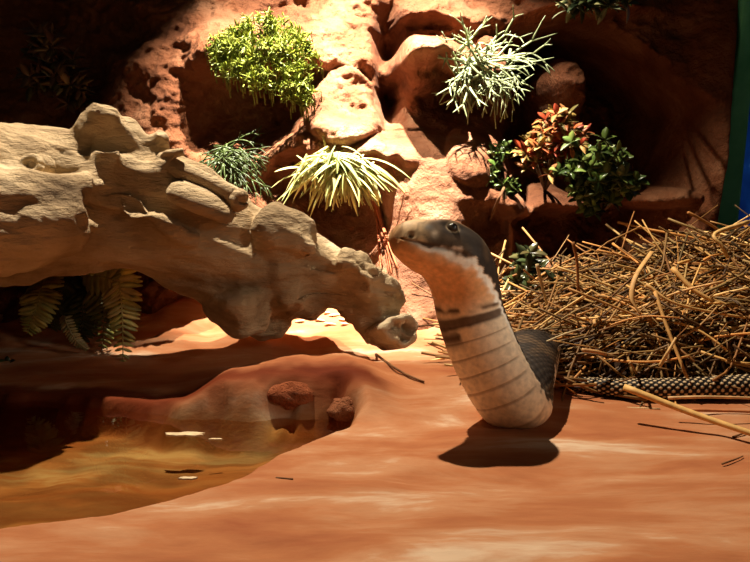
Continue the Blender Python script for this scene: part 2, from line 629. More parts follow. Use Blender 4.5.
# ------------------------------------------------------------------ driftwood log
def blobs_to_mesh(name, chains, voxel):
    """Union of tapered limbs, voxel-joined into one continuous surface."""
    mb = MB()
    for P_, R_ in chains:
        P_ = [tuple(p) for p in P_]
        Q = bez(P_, 6) if len(P_) > 2 else bez(P_, 6)
        R = np.interp(np.linspace(0, len(P_) - 1, len(Q)), range(len(P_)), R_)
        Q = np.array(Q)
        # rounded ends
        for end in (0, 1):
            pass
        T0 = (Q[0] - Q[1]) / np.linalg.norm(Q[0] - Q[1])
        T1 = (Q[-1] - Q[-2]) / np.linalg.norm(Q[-1] - Q[-2])
        ang = [0.35, 0.65, 0.88]
        pre = [Q[0] + T0 * R[0] * 0.6 * a for a in ang[::-1]]
        preR = [R[0] * math.sqrt(1 - a * a) for a in ang[::-1]]
        post = [Q[-1] + T1 * R[-1] * 0.6 * a for a in ang]
        postR = [R[-1] * math.sqrt(1 - a * a) for a in ang]
        mb.tube(np.vstack([pre, Q, post]), np.concatenate([preR, R, postR]), 18)
    o = mb.build('tmp', M['wood'])
    md = o.modifiers.new('r', 'REMESH')
    md.mode = 'VOXEL'
    md.voxel_size = voxel
    md2 = o.modifiers.new('s', 'SMOOTH')
    md2.factor = 0.5
    md2.iterations = 4
    dg = bpy.context.evaluated_depsgraph_get()
    ev = o.evaluated_get(dg)
    me = ev.to_mesh()
    n = len(me.vertices)
    V = np.empty(n * 3); me.vertices.foreach_get('co', V); V = V.reshape(-1, 3)
    Nn = np.empty(n * 3); me.vertices.foreach_get('normal', Nn); Nn = Nn.reshape(-1, 3)
    F = [list(p.vertices) for p in me.polygons]
    ev.to_mesh_clear()
    bpy.data.objects.remove(o)
    return V, Nn, F


def pts(*a):
    return [at(*p) for p in a]


def lpts(*a):
    return [at(px, py, Y - 0.235 + 0.10 * min(max(px / 400.0, -0.2), 1.0)) for (px, py, Y) in a]


log_root = empty('driftwood_log', at(250, 330, 1.28), 'huge pale weathered driftwood log leaning across the pool', 'log')
chains = [
    (lpts((-150, 190, 1.42), (-40, 195, 1.42), (60, 205, 1.43), (120, 205, 1.44), (180, 222, 1.45), (230, 252, 1.46), (275, 270, 1.47), (315, 282, 1.47)), [0.13, 0.135, 0.125, 0.115, 0.108, 0.095, 0.098, 0.078]),
    (lpts((285, 265, 1.45), (330, 283, 1.44), (365, 295, 1.42), (392, 303, 1.41)), [0.085, 0.062, 0.050, 0.028]),
    # front limb with its lobe
    (lpts((-140, 215, 1.33), (-30, 215, 1.33), (40, 208, 1.33), (88, 196, 1.35)), [0.085, 0.085, 0.075, 0.055]),
    (lpts((-140, 238, 1.305), (-30, 236, 1.305), (36, 230, 1.305), (84, 210, 1.315)), [0.066, 0.066, 0.060, 0.046]),
    (lpts((28, 222, 1.30), (32, 240, 1.30)), [0.028, 0.020]),
    (lpts((88, 200, 1.33), (92, 222, 1.32)), [0.030, 0.022]),
    # upper ridge at far left
    (lpts((-120, 150, 1.46), (-20, 152, 1.46), (40, 160, 1.45), (72, 168, 1.44)), [0.06, 0.055, 0.045, 0.03]),
    # upright stump
    (lpts((108, 195, 1.43), (102, 160, 1.43), (96, 135, 1.42), (102, 118, 1.41)), [0.070, 0.060, 0.042, 0.030]),
    (lpts((96, 114, 1.40), (118, 116, 1.41)), [0.024, 0.022]),
    (lpts((120, 130, 1.42), (138, 150, 1.42)), [0.034, 0.030]),
    (lpts((88, 150, 1.38), (104, 154, 1.37)), [0.016, 0.016]),
    (lpts((116, 154, 1.37), (120, 158, 1.36)), [0.016, 0.013]),
    (lpts((150, 180, 1.42), (156, 148, 1.42), (160, 134, 1.41)), [0.034, 0.024, 0.016]),
    (lpts((152, 168, 1.40), (170, 156, 1.38), (184, 152, 1.37)), [0.026, 0.016, 0.012]),
    # ridge below the flat broken limb
    (lpts((120, 200, 1.36), (160, 225, 1.35), (196, 238, 1.36)), [0.030, 0.028, 0.018]),
    # burl
    (lpts((268, 232, 1.40), (298, 240, 1.40)), [0.046, 0.050]),
    (lpts((308, 246, 1.37), (312, 250, 1.36)), [0.022, 0.016]),
    (lpts((345, 268, 1.40), (372, 280, 1.39)), [0.036, 0.030]),
    (lpts((296, 285, 1.42), (296, 303, 1.41)), [0.05, 0.045]),
    (lpts((355, 300, 1.43), (375, 318, 1.42), (384, 332, 1.42)), [0.05, 0.042, 0.034]),
    (lpts((258, 290, 1.50), (265, 325, 1.50)), [0.07, 0.055]),
    (lpts((240, 300, 1.42), (248, 322, 1.42)), [0.06, 0.045]),
    (lpts((385, 285, 1.40), (400, 290, 1.39)), [0.018, 0.012]),
]
for i in range(26):
    a, q = random.uniform(268, 318), random.random()
    py = 212 + (a - 262) * 0.45 + q * 26
    p = lpts((a, py, 1.375 + 0.05 * (1 - q)))[0]
    chains.append(([p, p + Vector((0.003, -0.006, 0.006))], [random.uniform(0.004, 0.008)] * 2))
Vl, Nl, Fl = blobs_to_mesh('log', [(p_, [0.88 * r_ for r_ in q_]) for p_, q_ in chains], 0.0046)
# carve hollows and add fibrous relief
def carve(V, N_, px, py, Y, r, depth):
    c = np.array(lpts((px, py, Y))[0])
    d = np.linalg.norm((V - c) * np.array([1, 0.6, 1]), axis=1)
    front = (N_[:, 1] < 0.45)
    return V - N_ * (depth * np.exp(-(d / r) ** 3) * front)[:, None]


Vl = carve(Vl, Nl, 66, 176, 1.38, 0.035, 0.05)
Vl = carve(Vl, Nl, 128, 212, 1.36, 0.055, 0.035)
Vl = carve(Vl, Nl, 86, 139, 1.38, 0.012, 0.018)
Vl = carve(Vl, Nl, 330, 305, 1.38, 0.05, 0.03)
Vl = carve(Vl, Nl, 360, 318, 1.38, 0.035, 0.02)
fib = fbm(Vl[:, 0] * 10 + Vl[:, 2] * 5, Vl[:, 1] * 34, (Vl[:, 2] + Vl[:, 0] * 0.35) * 60, 61, 4)
big = fbm(Vl[:, 0] * 11, Vl[:, 1] * 11, Vl[:, 2] * 11, 62, 3)
rgh = sstep(-0.09, 0.0, Vl[:, 0])
pit = fbm(Vl[:, 0] * 55, Vl[:, 1] * 55, Vl[:, 2] * 55, 63, 3)
Vl = Vl + Nl * (0.0042 * fib + 0.012 * big + 0.010 * rgh * np.minimum(pit, 0.25))[:, None]
lc = np.ones((len(Vl), 3)) * np.array([0.98, 0.96, 0.92])
stain = sstep(0.2, 0.7, fbm(Vl[:, 0] * 7, Vl[:, 1] * 7, Vl[:, 2] * 9, 64, 4))[:, None] * 0.5
lc = lc * (1 - stain) + np.array([0.42, 0.37, 0.30]) * stain
mesh_obj('trunk', Vl, Fl, M['wood'], log_root, True, lc)
mb = MB()
mb.tube(bez(lpts((160, 162, 1.40), (185, 172, 1.38), (212, 184, 1.37), (234, 196, 1.36)), 6), np.interp(np.linspace(0, 1, 19), [0, 0.5, 1], [0.016, 0.0125, 0.012]), 12, (.96, .94, .9))
mb.tube(bez(lpts((228, 200, 1.365), (236, 203, 1.36), (240, 197, 1.355), (246, 197, 1.35)), 4), np.interp(np.linspace(0, 1, 13), [0, 0.5, 1], [0.010, 0.017, 0.008]), 12, (.96, .94, .9))
mb.build('side_branch', M['wood'], log_root)
mb = MB()
mb.tube(bez(lpts((172, 188, 1.37), (190, 196, 1.36), (212, 206, 1.355), (233, 217, 1.36)), 6), np.interp(np.linspace(0, 1, 19), [0, 0.1, 0.5, 0.9, 1], [0.016, 0.026, 0.028, 0.022, 0.012]), 14, (.96, .94, .9), flat=0.62, up=(0.3, -0.5, 1))
o = mb.build('broken_branch', M['wood'], log_root)
# knot ring
mb = MB()
c0 = lpts((37, 166, 1.36))[0]
for k in range(1):
    ring = [c0 + Vector((math.cos(t) * 0.013, -0.02 + 0.3 * math.sin(t) * 0.013, math.sin(t) * 0.011)) for t in np.linspace(0, 2 * math.pi, 21)]
    mb.tube(ring, 0.006, 8, (.96, .94, .9))
    mb.tube([c0 + Vector((0, -0.018, 0)), c0 + Vector((0, 0.06, 0.0))], [0.014, 0.028], 14, (.96, .94, .9))
mb.build('knot', M['wood'], log_root)
# pale hollow end
mb = MB()
c0 = lpts((402, 330, 1.345))[0]
ax = Vector((0.35, -0.85, 0.22)).normalized()
s1 = ax.cross(Vector((0, 0, 1))).normalized(); s2 = s1.cross(ax)
Vv, Ff = [], []
n = 40
rings = [(-0.08, 0.030, 0), (-0.04, 0.031, 0), (-0.006, 0.031, 0), (0.0, 0.029, 1), (0.002, 0.023, 1), (0.000, 0.017, 1), (-0.004, 0.010, 1), (-0.006, 0.003, 1)]
for (h, r, f) in rings:
    for k in range(n):
        t = 2 * math.pi * k / n
        rr = r * (1 + 0.10 * math.sin(3 * t + 1) + 0.05 * math.sin(7 * t))
        q = c0 + ax * h + s1 * (rr * math.cos(t)) + s2 * (rr * 0.82 * math.sin(t))
        if f:
            for hx, hz, hr, hd in ((-0.012, 0.004, 0.009, 0.02), (0.008, 0.008, 0.007, 0.014), (-0.002, -0.012, 0.006, 0.012)):
                dd = math.hypot(rr * math.cos(t) - hx, rr * 0.82 * math.sin(t) - hz)
                q = q - ax * (hd * math.exp(-(dd / hr) ** 4))
        Vv.append(q)
for i in range(len(rings) - 1):
    for k in range(n):
        k2 = (k + 1) % n
        Ff.append([i * n + k, i * n + k2, (i + 1) * n + k2, (i + 1) * n + k])
Ff.append([(len(rings) - 1) * n + k for k in range(n)])
Ff.append([k for k in range(n)][::-1])
o = mesh_obj('branch_stub', np.array([tuple(v) for v in Vv]), Ff, M['wood'], log_root, True, np.ones((len(Vv), 3)) * 0.95)
o['label'] = 'pale cut branch end with hollow rot holes'

# ------------------------------------------------------------------ king cobra
sec = [  # px, py, Y, half width, dorsal, ventral, dorsal vector
    (392.5, 237, 0.925, 0.003, 0.003, 0.003, (0.25, 0.50, 0.83)),
    (394.5, 237.5, 0.927, 0.0115, 0.0120, 0.0100, (0.25, 0.50, 0.83)),
    (400, 239, 0.930, 0.0195, 0.0205, 0.0180, (0.25, 0.50, 0.83)),
    (411, 242, 0.935, 0.0270, 0.0265, 0.0250, (0.25, 0.50, 0.83)),
    (424, 246, 0.942, 0.0330, 0.0300, 0.0300, (0.25, 0.52, 0.82)),
    (440, 251, 0.950, 0.0390, 0.0340, 0.0335, (0.28, 0.55, 0.78)),
    (453, 260, 0.957, 0.0435, 0.0360, 0.0350, (0.38, 0.60, 0.70)),
    (461, 274, 0.963, 0.0440, 0.0340, 0.0335, (0.44, 0.72, 0.52)),
    (466, 292, 0.967, 0.0420, 0.0315, 0.0320, (0.44, 0.82, 0.34)),
    (470, 312, 0.970, 0.0420, 0.0300, 0.0310, (0.42, 0.86, 0.28)),
    (478, 336, 0.970, 0.0432, 0.0300, 0.0310, (0.40, 0.88, 0.25)),
    (489, 362, 0.968, 0.0440, 0.0300, 0.0315, (0.38, 0.88, 0.28)),
    (503, 388, 0.968, 0.0440, 0.0310, 0.0325, (0.34, 0.88, 0.38)),
    (516, 405, 0.978, 0.0435, 0.0320, 0.0320, (0.28, 0.70, 0.62)),
]
SP = [np.array(at(*s[:3])) for s in sec]
SW = [s[3:6] for s in sec]
SD = [np.array(s[6]) for s in sec]


def body(x, y, z, a, b, c):
    SP.append(np.array((x, y, z))); SW.append((a, b, c)); SD.append(np.array((0.0, 0.05, 1.0)))


G0 = lambda x, y: gz(x, y)
body(0.187, 1.015, G0(0.187, 1.015) + 0.032, 0.043, 0.034, 0.031)
SD[-1] = np.array((0.2, 0.35, 0.9))
body(0.203, 1.070, G0(0.203, 1.07) + 0.031, 0.043, 0.036, 0.030)
body(0.228, 1.150, G0(0.228, 1.15) + 0.031, 0.042, 0.036, 0.030)
body(0.270, 1.250, G0(0.27, 1.25) + 0.031, 0.042, 0.036, 0.030)
body(0.370, 1.350, G0(0.37, 1.35) + 0.031, 0.042, 0.036, 0.030)
body(0.520, 1.390, G0(0.52, 1.39) + 0.030, 0.040, 0.034, 0.029)
body(0.670, 1.340, G0(0.67, 1.34) + 0.028, 0.036, 0.031, 0.027)
body(0.735, 1.220, G0(0.735, 1.22) + 0.024, 0.030, 0.026, 0.023)
body(0.670, 1.120, G0(0.67, 1.12) + 0.020, 0.023, 0.021, 0.019)
TAIL0 = len(SP) - 1
body(0.560, 1.085, G0(0.56, 1.085) + 0.017, 0.0190, 0.0175, 0.016)
body(0.440, 1.075, G0(0.44, 1.075) + 0.015, 0.0170, 0.0160, 0.014)
body(0.355, 1.080, G0(0.355, 1.08) + 0.014, 0.0150, 0.0140, 0.013)
body(0.290, 1.105, G0(0.29, 1.105) + 0.011, 0.0105, 0.0100, 0.010)
body(0.255, 1.135, G0(0.255, 1.135) + 0.007, 0.0040, 0.0040, 0.004)
NS = 26
Cc = np.array(bez(SP, NS))
par = np.linspace(0, len(SP) - 1, len(Cc))
Wd = np.stack([np.interp(par, range(len(SP)), [q[k] for q in SW]) for k in range(3)], 1)
# smooth the interpolated radii a little
for _ in range(6):
    Wd[1:-1] = (Wd[:-2] + 2 * Wd[1:-1] + Wd[2:]) / 4
Dv = np.stack([np.interp(par, range(len(SP)), [q[k] for q in SD]) for k in range(3)], 1)
seg = np.linalg.norm(np.diff(Cc, axis=0), axis=1)
sl = np.concatenate([[0], np.cumsum(seg)])
# resample evenly
NR = 1300
snew = np.linspace(0, sl[-1], NR)
rs = lambda A: np.stack([np.interp(snew, sl, A[:, k]) for k in range(A.shape[1])], 1)
Cc, Wd, Dv = rs(Cc), rs(Wd), rs(Dv)
parn = np.interp(snew, sl, par)
Tt = np.gradient(Cc, axis=0)
Tt /= np.linalg.norm(Tt, axis=1)[:, None]
Dv -= (Dv * Tt).sum(1)[:, None] * Tt
Dv /= np.linalg.norm(Dv, axis=1)[:, None]
Lv = np.cross(Dv, -Tt)
NA = 112
ph = np.linspace(0, 2 * math.pi, NA, endpoint=False)
cs, sn = np.cos(ph), np.sin(ph)
se = lambda v, e: np.sign(v) * np.abs(v) ** e
Sg, Ph = np.meshgrid(snew, ph, indexing='ij')
PR = np.repeat(parn[:, None], NA, 1)
hd = 1 - sstep(5.5, 8.0, PR)            # 1 on the head
ex = 0.80 * hd + 0.90 * (1 - hd)
cl = se(np.cos(Ph), ex); dl = se(np.sin(Ph), ex)
rad = np.where(dl > 0, Wd[:, 1:2], Wd[:, 2:3])
A_ = Wd[:, 0:1] * cl
B_ = rad * dl
Pdeg = np.degrees(Ph); Pdeg = np.where(Pdeg > 180, Pdeg - 360, Pdeg)     # -180..180, 90 dorsal, -90 ventral
side = np.where(np.abs(Pdeg) > 90, 180 - np.abs(Pdeg), np.abs(Pdeg)) * np.sign(Pdeg)   # -90 ventral .. 90 dorsal, same on both flanks
# relief: scutes on the belly, scales on the back, brow and lip on the head
vent = sstep(-2, -22, side) * sstep(8.6, 9.6, PR)
pitch = 0.0205
fr_ = (Sg / pitch) % 1.0
saw = np.where(fr_ < 0.12, fr_ / 0.12, 1 - (fr_ - 0.12) / 0.88 * 0.25)
disp = vent * (0.0018 * (saw - 0.9))
circ = 2 * math.pi * (Wd[:, 0:1] + rad) / 2
nsc = np.where(PR > TAIL0 - 1.5, 11, 22)
lenp = np.where(PR > TAIL0 - 1.5, 0.0108, 0.0125)
av = Pdeg / 360 * nsc
bv = Sg / lenp
ha, hb = av + bv, av - bv
cell = np.cos(2 * math.pi * ha / 2) * np.cos(2 * math.pi * hb / 2)
cell = np.abs(cell)
dors = sstep(0, 14, side) * sstep(6, 8, PR)
tailm = sstep(TAIL0 - 1.6, TAIL0 - 1.2, PR)
disp += 0.0012 * (cell - 0.5) * np.maximum(dors, tailm)
mouth = -20 + 0 * PR
lip = np.exp(-((side - mouth) / 5.0) ** 2) * (1 - sstep(5.2, 6.2, PR)) * sstep(0.6, 1.4, PR)
disp -= 0.0016 * lip
brow = np.exp(-((side - 42) / 12) ** 2) * np.exp(-((PR - 4.5) / 0.9) ** 2)
disp += 0.0030 * brow
eyeso = np.exp(-((side - 24) / 9) ** 2) * np.exp(-((PR - 4.75) / 0.35) ** 2)
disp -= 0.0022 * eyeso
nost = np.exp(-((side + 6) / 7) ** 2) * np.exp(-((PR - 2.3) / 0.22) ** 2)
disp -= 0.0035 * nost
cheek = np.exp(-((side + 5) / 25) ** 2) * np.exp(-((PR - 5.6) / 0.8) ** 2)
disp += 0.003 * cheek
Vs = Cc[:, None, :] + A_[..., None] * Lv[:, None, :] + B_[..., None] * Dv[:, None, :]
cen = Cc[:, None, :]
nr = Vs - cen
nr /= np.linalg.norm(nr, axis=2)[..., None] + 1e-9
Vs = Vs + nr * disp[..., None]
# colours of the hide
mix = lambda a, b, t: a * (1 - t[..., None]) + np.asarray(b)[None, None, :] * t[..., None]
n3 = fbm(Vs[..., 0] * 70, Vs[..., 1] * 70, Vs[..., 2] * 70, 71, 3)
n4 = fbm(Vs[..., 0] * 30, Vs[..., 1] * 30, Vs[..., 2] * 30, 72, 3)
cream = np.array(lin(242, 222, 190)[:3])
throat = np.array(lin(228, 174, 120)[:3])
brown = np.array(lin(92, 70, 52)[:3])
dark = np.array(lin(50, 40, 32)[:3])
Cs = np.ones(Vs.shape) * cream
Cs = mix(Cs, throat, 1 - sstep(7.6, 9.2, PR))
Cs = mix(Cs, lin(150, 110, 74)[:3], vent * np.exp(-((fr_ - 0.04) / 0.07) ** 2) * 0.65)
# throat bands
Cs = mix(Cs, brown, sstep(0.1, 0.4, n4 + 0.35) * np.exp(-((PR - 8.55) / 0.16) ** 2) * (side < 30))
Cs = mix(Cs, brown, np.clip(1.25 * np.exp(-((PR - 9.15 - 0.1 * n4) / 0.25) ** 4), 0, 1) * 0.95)
Cs = mix(Cs, brown, sstep(0.25, 0.5, n4 + 0.2 * sstep(-70, -30, side)) * np.exp(-((PR - 9.7) / 0.3) ** 2))
# back: jagged border following the scales
bord = -20 + 30 * sstep(6.6, 9.8, PR)
jag = (6 + 7 * n4) * np.sin(2 * math.pi * Sg / 0.0125) * sstep(5.5, 6.5, PR) + 8 * n3
isb = sstep(-3, 3, side - bord + jag)
bc = mix(np.ones(Vs.shape) * dark, lin(88, 68, 48)[:3], sstep(-0.3, 0.5, n4))
bc = mix(bc, lin(24, 18, 14)[:3], dors * sstep(0.45, 0.1, cell) * 0.8)
Cs = Cs * (1 - isb[..., None]) + bc * isb[..., None]
# pale fringe between throat and back
fringe = np.exp(-((side - bord + 9 + jag) / 8) ** 2) * (1 - isb) * sstep(2, 3.5, PR) * (1 - sstep(9.5, 11, PR))
Cs = mix(Cs, lin(250, 244, 228)[:3], np.clip(fringe * 1.3, 0, 1))
# head: crown tan, snout pale, lip line
headm = 1 - sstep(5.0, 6.0, PR)
Cs = mix(Cs, lin(168, 126, 84)[:3], headm * sstep(30, 55, side) * 0.9)
Cs = mix(Cs, lin(226, 188, 138)[:3], headm * (1 - sstep(2.9, 3.9, PR + 0.4 * n4)) * sstep(-18, -12, side) * sstep(70, 50, side) * 0.85)
Cs = mix(Cs, lin(170, 120, 70)[:3], headm * (1 - sstep(0.8, 2.0, PR)) * 0.6)
Cs = mix(Cs, lin(60, 36, 22)[:3], lip * 0.7)
Cs = mix(Cs, lin(20, 12, 8)[:3], nost * 0.95)
Cs = mix(Cs, lin(110, 108, 104)[:3], np.exp(-((side - 18) / 10) ** 2) * np.exp(-((PR - 3.3) / 0.3) ** 2) * 0.7)
Cs = mix(Cs, lin(214, 190, 160)[:3], np.exp(-((side - 4) / 7) ** 2) * np.exp(-((PR - 3.7) / 0.22) ** 2) * 0.8)
Cs = mix(Cs, lin(18, 14, 10)[:3], eyeso * 0.8)
er = int(np.argmin(np.abs(parn - 4.75)))
for deg in (24, 156):
    ed_ = np.linalg.norm(Vs - Vs[er, int(round(deg / 360 * NA))], axis=2)
    Cs = mix(Cs, lin(156, 134, 104)[:3], np.exp(-((ed_ - 0.0076) / 0.0013) ** 2) * 0.8)
plate = np.exp(-(vnoise(Vs[..., 0] * 75, Vs[..., 1] * 75, Vs[..., 2] * 75, 77) / 0.09) ** 2) * headm * sstep(-24, -18, side)
Cs = mix(Cs, lin(40, 30, 22)[:3], plate * 0.5)
# lip scale gaps on the lower jaw
# hind body with pale dots
tb = mix(np.ones(Vs.shape) * np.array(lin(24, 17, 12)[:3]), lin(222, 194, 150)[:3], sstep(0.58, 0.74, cell) * (side > -50))
Cs = Cs * (1 - tailm[..., None]) + tb * tailm[..., None]
idx = np.arange(NR * NA).reshape(NR, NA)
F = np.stack([idx[:-1, :], idx[1:, :], np.roll(idx, -1, 1)[1:, :], np.roll(idx, -1, 1)[:-1, :]], -1).reshape(-1, 4).tolist()
F.append(list(range(NA)))
F.append([(NR - 1) * NA + k for k in range(NA)][::-1])
snake = empty('cobra', (SP[14][0], SP[14][1], 0.0), 'king cobra with raised cream neck and dark hide, tail under the straw', 'snake')
mesh_obj('body', Vs.reshape(-1, 3), F, M['skin'], snake, True, Cs.reshape(-1, 3))
m, nt, b = mat_new('eye', 0.08, 0.6); b.inputs['Base Color'].default_value = lin(12, 8, 6); M['pupil'] = m
m, nt, b = mat_new('iris', 0.12, 0.6); b.inputs['Base Color'].default_value = lin(58, 46, 34); M['iris'] = m


def sphere(mb, c, r, c_=None, n=16, sc=(1, 1, 1)):
    V, F = [], []
    for i in range(n // 2 + 1):
        for k in range(n):
            a, t = math.pi * i / (n // 2), 2 * math.pi * k / n
            V.append((c[0] + r * sc[0] * math.sin(a) * math.cos(t), c[1] + r * sc[1] * math.sin(a) * math.sin(t), c[2] + r * sc[2] * math.cos(a)))
    for i in range(n // 2):
        for k in range(n):
            F.append([i * n + k, (i + 1) * n + k, (i + 1) * n + (k + 1) % n, i * n + (k + 1) % n])
    mb.add(V, F, c_)


ri = int(np.argmin(np.abs(parn - 4.75)))
for sgn in (1, -1):
    deg = 24 if sgn > 0 else 156
    ai = int(round(deg / 360 * NA)) % NA
    c = Vs[ri, ai]; outn = nr[ri, ai]
    mb = MB(); sphere(mb, c - outn * 0.0016, 0.0072)
    e = mb.build('eye', M['iris'], snake)
    mb = MB(); sphere(mb, c + outn * 0.0020, 0.0046)
    mb.build('pupil', M['pupil'], e)

# ------------------------------------------------------------------ straw
straw_pal = [lin(206, 160, 92), lin(226, 186, 118), lin(176, 126, 66), lin(150, 100, 50), lin(214, 150, 80), lin(190, 146, 90)]


def heap_h(x, y):
    x, y = np.asarray(x, float), np.asarray(y, float)
    prof = np.interp(x, [0.13, 0.20, 0.30, 0.45, 0.60, 0.75, 0.95], [0.0, 0.030, 0.072, 0.105, 0.130, 0.148, 0.155])
    g = sstep(1.085, 1.17, y) ** 0.6 * (1 - sstep(1.46, 1.72, y)) * (0.86 + 0.14 * sstep(1.2, 1.45, y))
    return prof * g


hx = np.linspace(0.12, 1.0, 120); hy = np.linspace(1.06, 1.72, 90)
HX, HY = np.meshgrid(hx, hy)
HZ = heap_h(HX, HY) - 0.012 + floor_h(HX, HY) * 0.8 + 0.012 * fbm(HX * 25, HY * 25, 0.4, 81, 3) * sstep(0.02, 0.08, heap_h(HX, HY))
idx = np.arange(HX.size).reshape(HX.shape)
F = np.stack([idx[:-1, :-1], idx[:-1, 1:], idx[1:, 1:], idx[1:, :-1]], -1).reshape(-1, 4)
heap_root = empty('straw', (0.45, 1.3, 0.0), 'tangled mass of fine dry straw heaped along the right side', 'straw')
heap_root['kind'] = 'stuff'
heap = mesh_obj('litter', np.stack([HX, HY, HZ], -1).reshape(-1, 3), F, M['litter'], heap_root)


def surf(x, y):
    return float(heap_h(x, y)) + gz(x, y) * 0.8


def stalk_pts(rng, onto=0.0, lmin=0.05, lmax=0.20):
    while True:
        x, y = rng.uniform(0.15, 0.95), rng.uniform(1.07, 1.50)
        if float(heap_h(x, y)) > 0.008:
            break
    L_ = rng.uniform(lmin, lmax)
    yaw = rng.normal(0, 0.6) if rng.random() < 0.55 else rng.uniform(-1.6, 1.6)
    d = np.array([math.cos(yaw), math.sin(yaw) * 0.8])
    hgt = onto + rng.normal(0.004, 0.008)
    tilt = rng.normal(0, 0.32)
    bend = rng.normal(0, 0.10)
    P_ = []
    for t in (-0.5, -0.25, 0, 0.25, 0.5):
        q = np.array([x, y]) + d * L_ * t + np.array([-d[1], d[0]]) * bend * L_ * (t * t * 4 - 0.5)
        P_.append((q[0], q[1], max(surf(q[0], q[1]) * 0.75 + surf(x, y) * 0.25 + hgt + tilt * L_ * t, 0.004)))
    return P_


V_, F_, C_, nn = [], [], [], 0
rng = random.Random(11)


class NR_:
    pass


rg = np.random.default_rng(5)
mbs = MB()
for i in range(2800):
    P_ = stalk_pts(rg, 0.0)
    c = np.array(straw_pal[rg.integers(0, 6)][:3]) * rg.uniform(0.10, 0.9)  # bulk stalks darkened in colour to read as shaded
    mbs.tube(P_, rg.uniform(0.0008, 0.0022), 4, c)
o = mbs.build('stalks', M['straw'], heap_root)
o['kind'] = 'stuff'

names = 'tangled dry straw stalks on top of the heap'
rg = np.random.default_rng(21)
for i in range(170):
    P_ = bez(stalk_pts(rg, 0.010, 0.08, 0.26), 3)
    c = np.array(straw_pal[rg.integers(0, 6)][:3]) * rg.uniform(0.95, 1.45)  # surface stalks lightened in colour to read as lit
    mb = MB()
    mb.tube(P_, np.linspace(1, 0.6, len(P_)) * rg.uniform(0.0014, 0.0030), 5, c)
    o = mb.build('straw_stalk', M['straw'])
    props(o, 'thin dry straw stalk lying loose on the heap surface', 'straw', names)


def special(label, P_, r, c=(206, 160, 92), flat=1.0, name='straw_stalk'):
    mb = MB()
    Q = bez(P_, 6)
    mb.tube(Q, np.linspace(1.0, 0.75, len(Q)) * r, 6, lin(*c)[:3], flat)
    return props(mb.build(name, M['straw']), label, 'straw')


def gp(px, py, Y, lift):
    p = at(px, py, Y)
    p.z = gz(p.x, p.y) + lift
    return p


a = on_ground(624, 387, 0.045); b_ = on_ground(700, 416, 0.022); c_ = on_ground(790, 446, 0.006)
special('thick pale split stalk lying in front of the heap with its shadow below', [a, b_, c_], 0.0045, (222, 176, 104))
special('curved flat reed arching down the front of the heap', pts((652, 252, 1.22), (636, 276, 1.17), (632, 298, 1.15), (641, 315, 1.14)), 0.0045, (206, 160, 98), 0.4)
special('brown upright stalk poking above the left of the heap', pts((573, 242, 1.25), (577, 262, 1.25), (578, 292, 1.25)), 0.0028, (150, 98, 52))
special('short pale upright stalk nearest the cobra', pts((537, 264, 1.22), (541, 282, 1.22), (547, 304, 1.22)), 0.0030, (216, 190, 140))
special('straight horizontal stalk across the top left of the heap', pts((533, 282, 1.25), (560, 283, 1.25), (600, 286, 1.26)), 0.0016, (206, 170, 110))
special('long slanting stalk running from the heap top to its foot', pts((655, 292, 1.15), (668, 330, 1.11), (688, 380, 1.07)), 0.0030, (200, 150, 84))
special('long stalk sloping down to the right across the heap face', pts((646, 284, 1.16), (680, 305, 1.14), (770, 322, 1.14)), 0.0026, (212, 166, 100))
special('thick stalk sloping from heap top to the right edge', pts((672, 268, 1.20), (705, 297, 1.17), (775, 318, 1.16)), 0.0040, (214, 166, 98))
special('thin pale stalk slanting behind the cobra neck', pts((546, 342, 1.10), (565, 334, 1.10), (584, 328, 1.11)), 0.0016, (200, 176, 132))
special('short thick stalk piece at the shaded left foot of the heap', pts((582, 350, 1.09), (597, 352, 1.09), (613, 356, 1.10)), 0.0032, (204, 152, 96))
special('bent stalk with a kink at the upper right of the heap', pts((748, 222, 1.30), (715, 234, 1.27), (722, 246, 1.26), (728, 258, 1.26)), 0.0038, (214, 172, 106))
special('thin stalk lying along the ground under the hind body', [on_ground(556, 398, 0.004), on_ground(600, 406, 0.004), on_ground(660, 409, 0.004)], 0.0016, (216, 184, 134))
special('pale stalk lying across the snake tail at right', [on_ground(668, 398, 0.030), on_ground(710, 397, 0.034), on_ground(780, 399, 0.03)], 0.0022, (214, 170, 116))
special('reddish dry stalk beneath the thick pale split one', [on_ground(690, 410, 0.010), on_ground(730, 411, 0.008), on_ground(790, 413, 0.008)], 0.0022, (190, 118, 70))
special('small looped bit of straw between neck and hind body', [on_ground(556, 404, 0.004), on_ground(566, 393, 0.006), on_ground(560, 406, 0.004), on_ground(572, 405, 0.004)], 0.0018, (222, 186, 130))
special('forked pale stalk standing out of the heap foot', pts((660, 366, 1.09), (668, 352, 1.08), (676, 338, 1.09)), 0.0026, (206, 164, 104))

# ------------------------------------------------------------------ twigs
def twig(label, P_, r, c=(110, 70, 40)):
    mb = MB()
    Q = bez(P_, 5)
    mb.tube(Q, np.linspace(1.0, 0.6, len(Q)) * r, 6)
    return props(mb.build('twig', M['twig']), label, 'twig')


twig('curved brown twig on the mound left of the cobra', [on_floor(376, 356, 0.003), on_floor(389, 366, 0.003), on_floor(405, 376, 0.003), on_floor(424, 384, 0.003)], 0.0022)
twig('tiny dark twig on the ground near the pool edge', [on_floor(276, 479, 0.001), on_floor(293, 480, 0.001)], 0.0013)
twig('short thin twig on the bare ground at right', [on_ground(722, 464, 0.002), on_ground(736, 459, 0.004), on_ground(743, 456, 0.003)], 0.0011)
twig('dark bent twig in the shade of the thick pale stalk', [on_ground(733, 437, 0.003), on_ground(760, 427, 0.004)], 0.0013)
twig('straight twig resting on the pale hollow branch end', pts((392, 330, 1.27), (420, 326, 1.26), (452, 324, 1.24)), 0.0018)

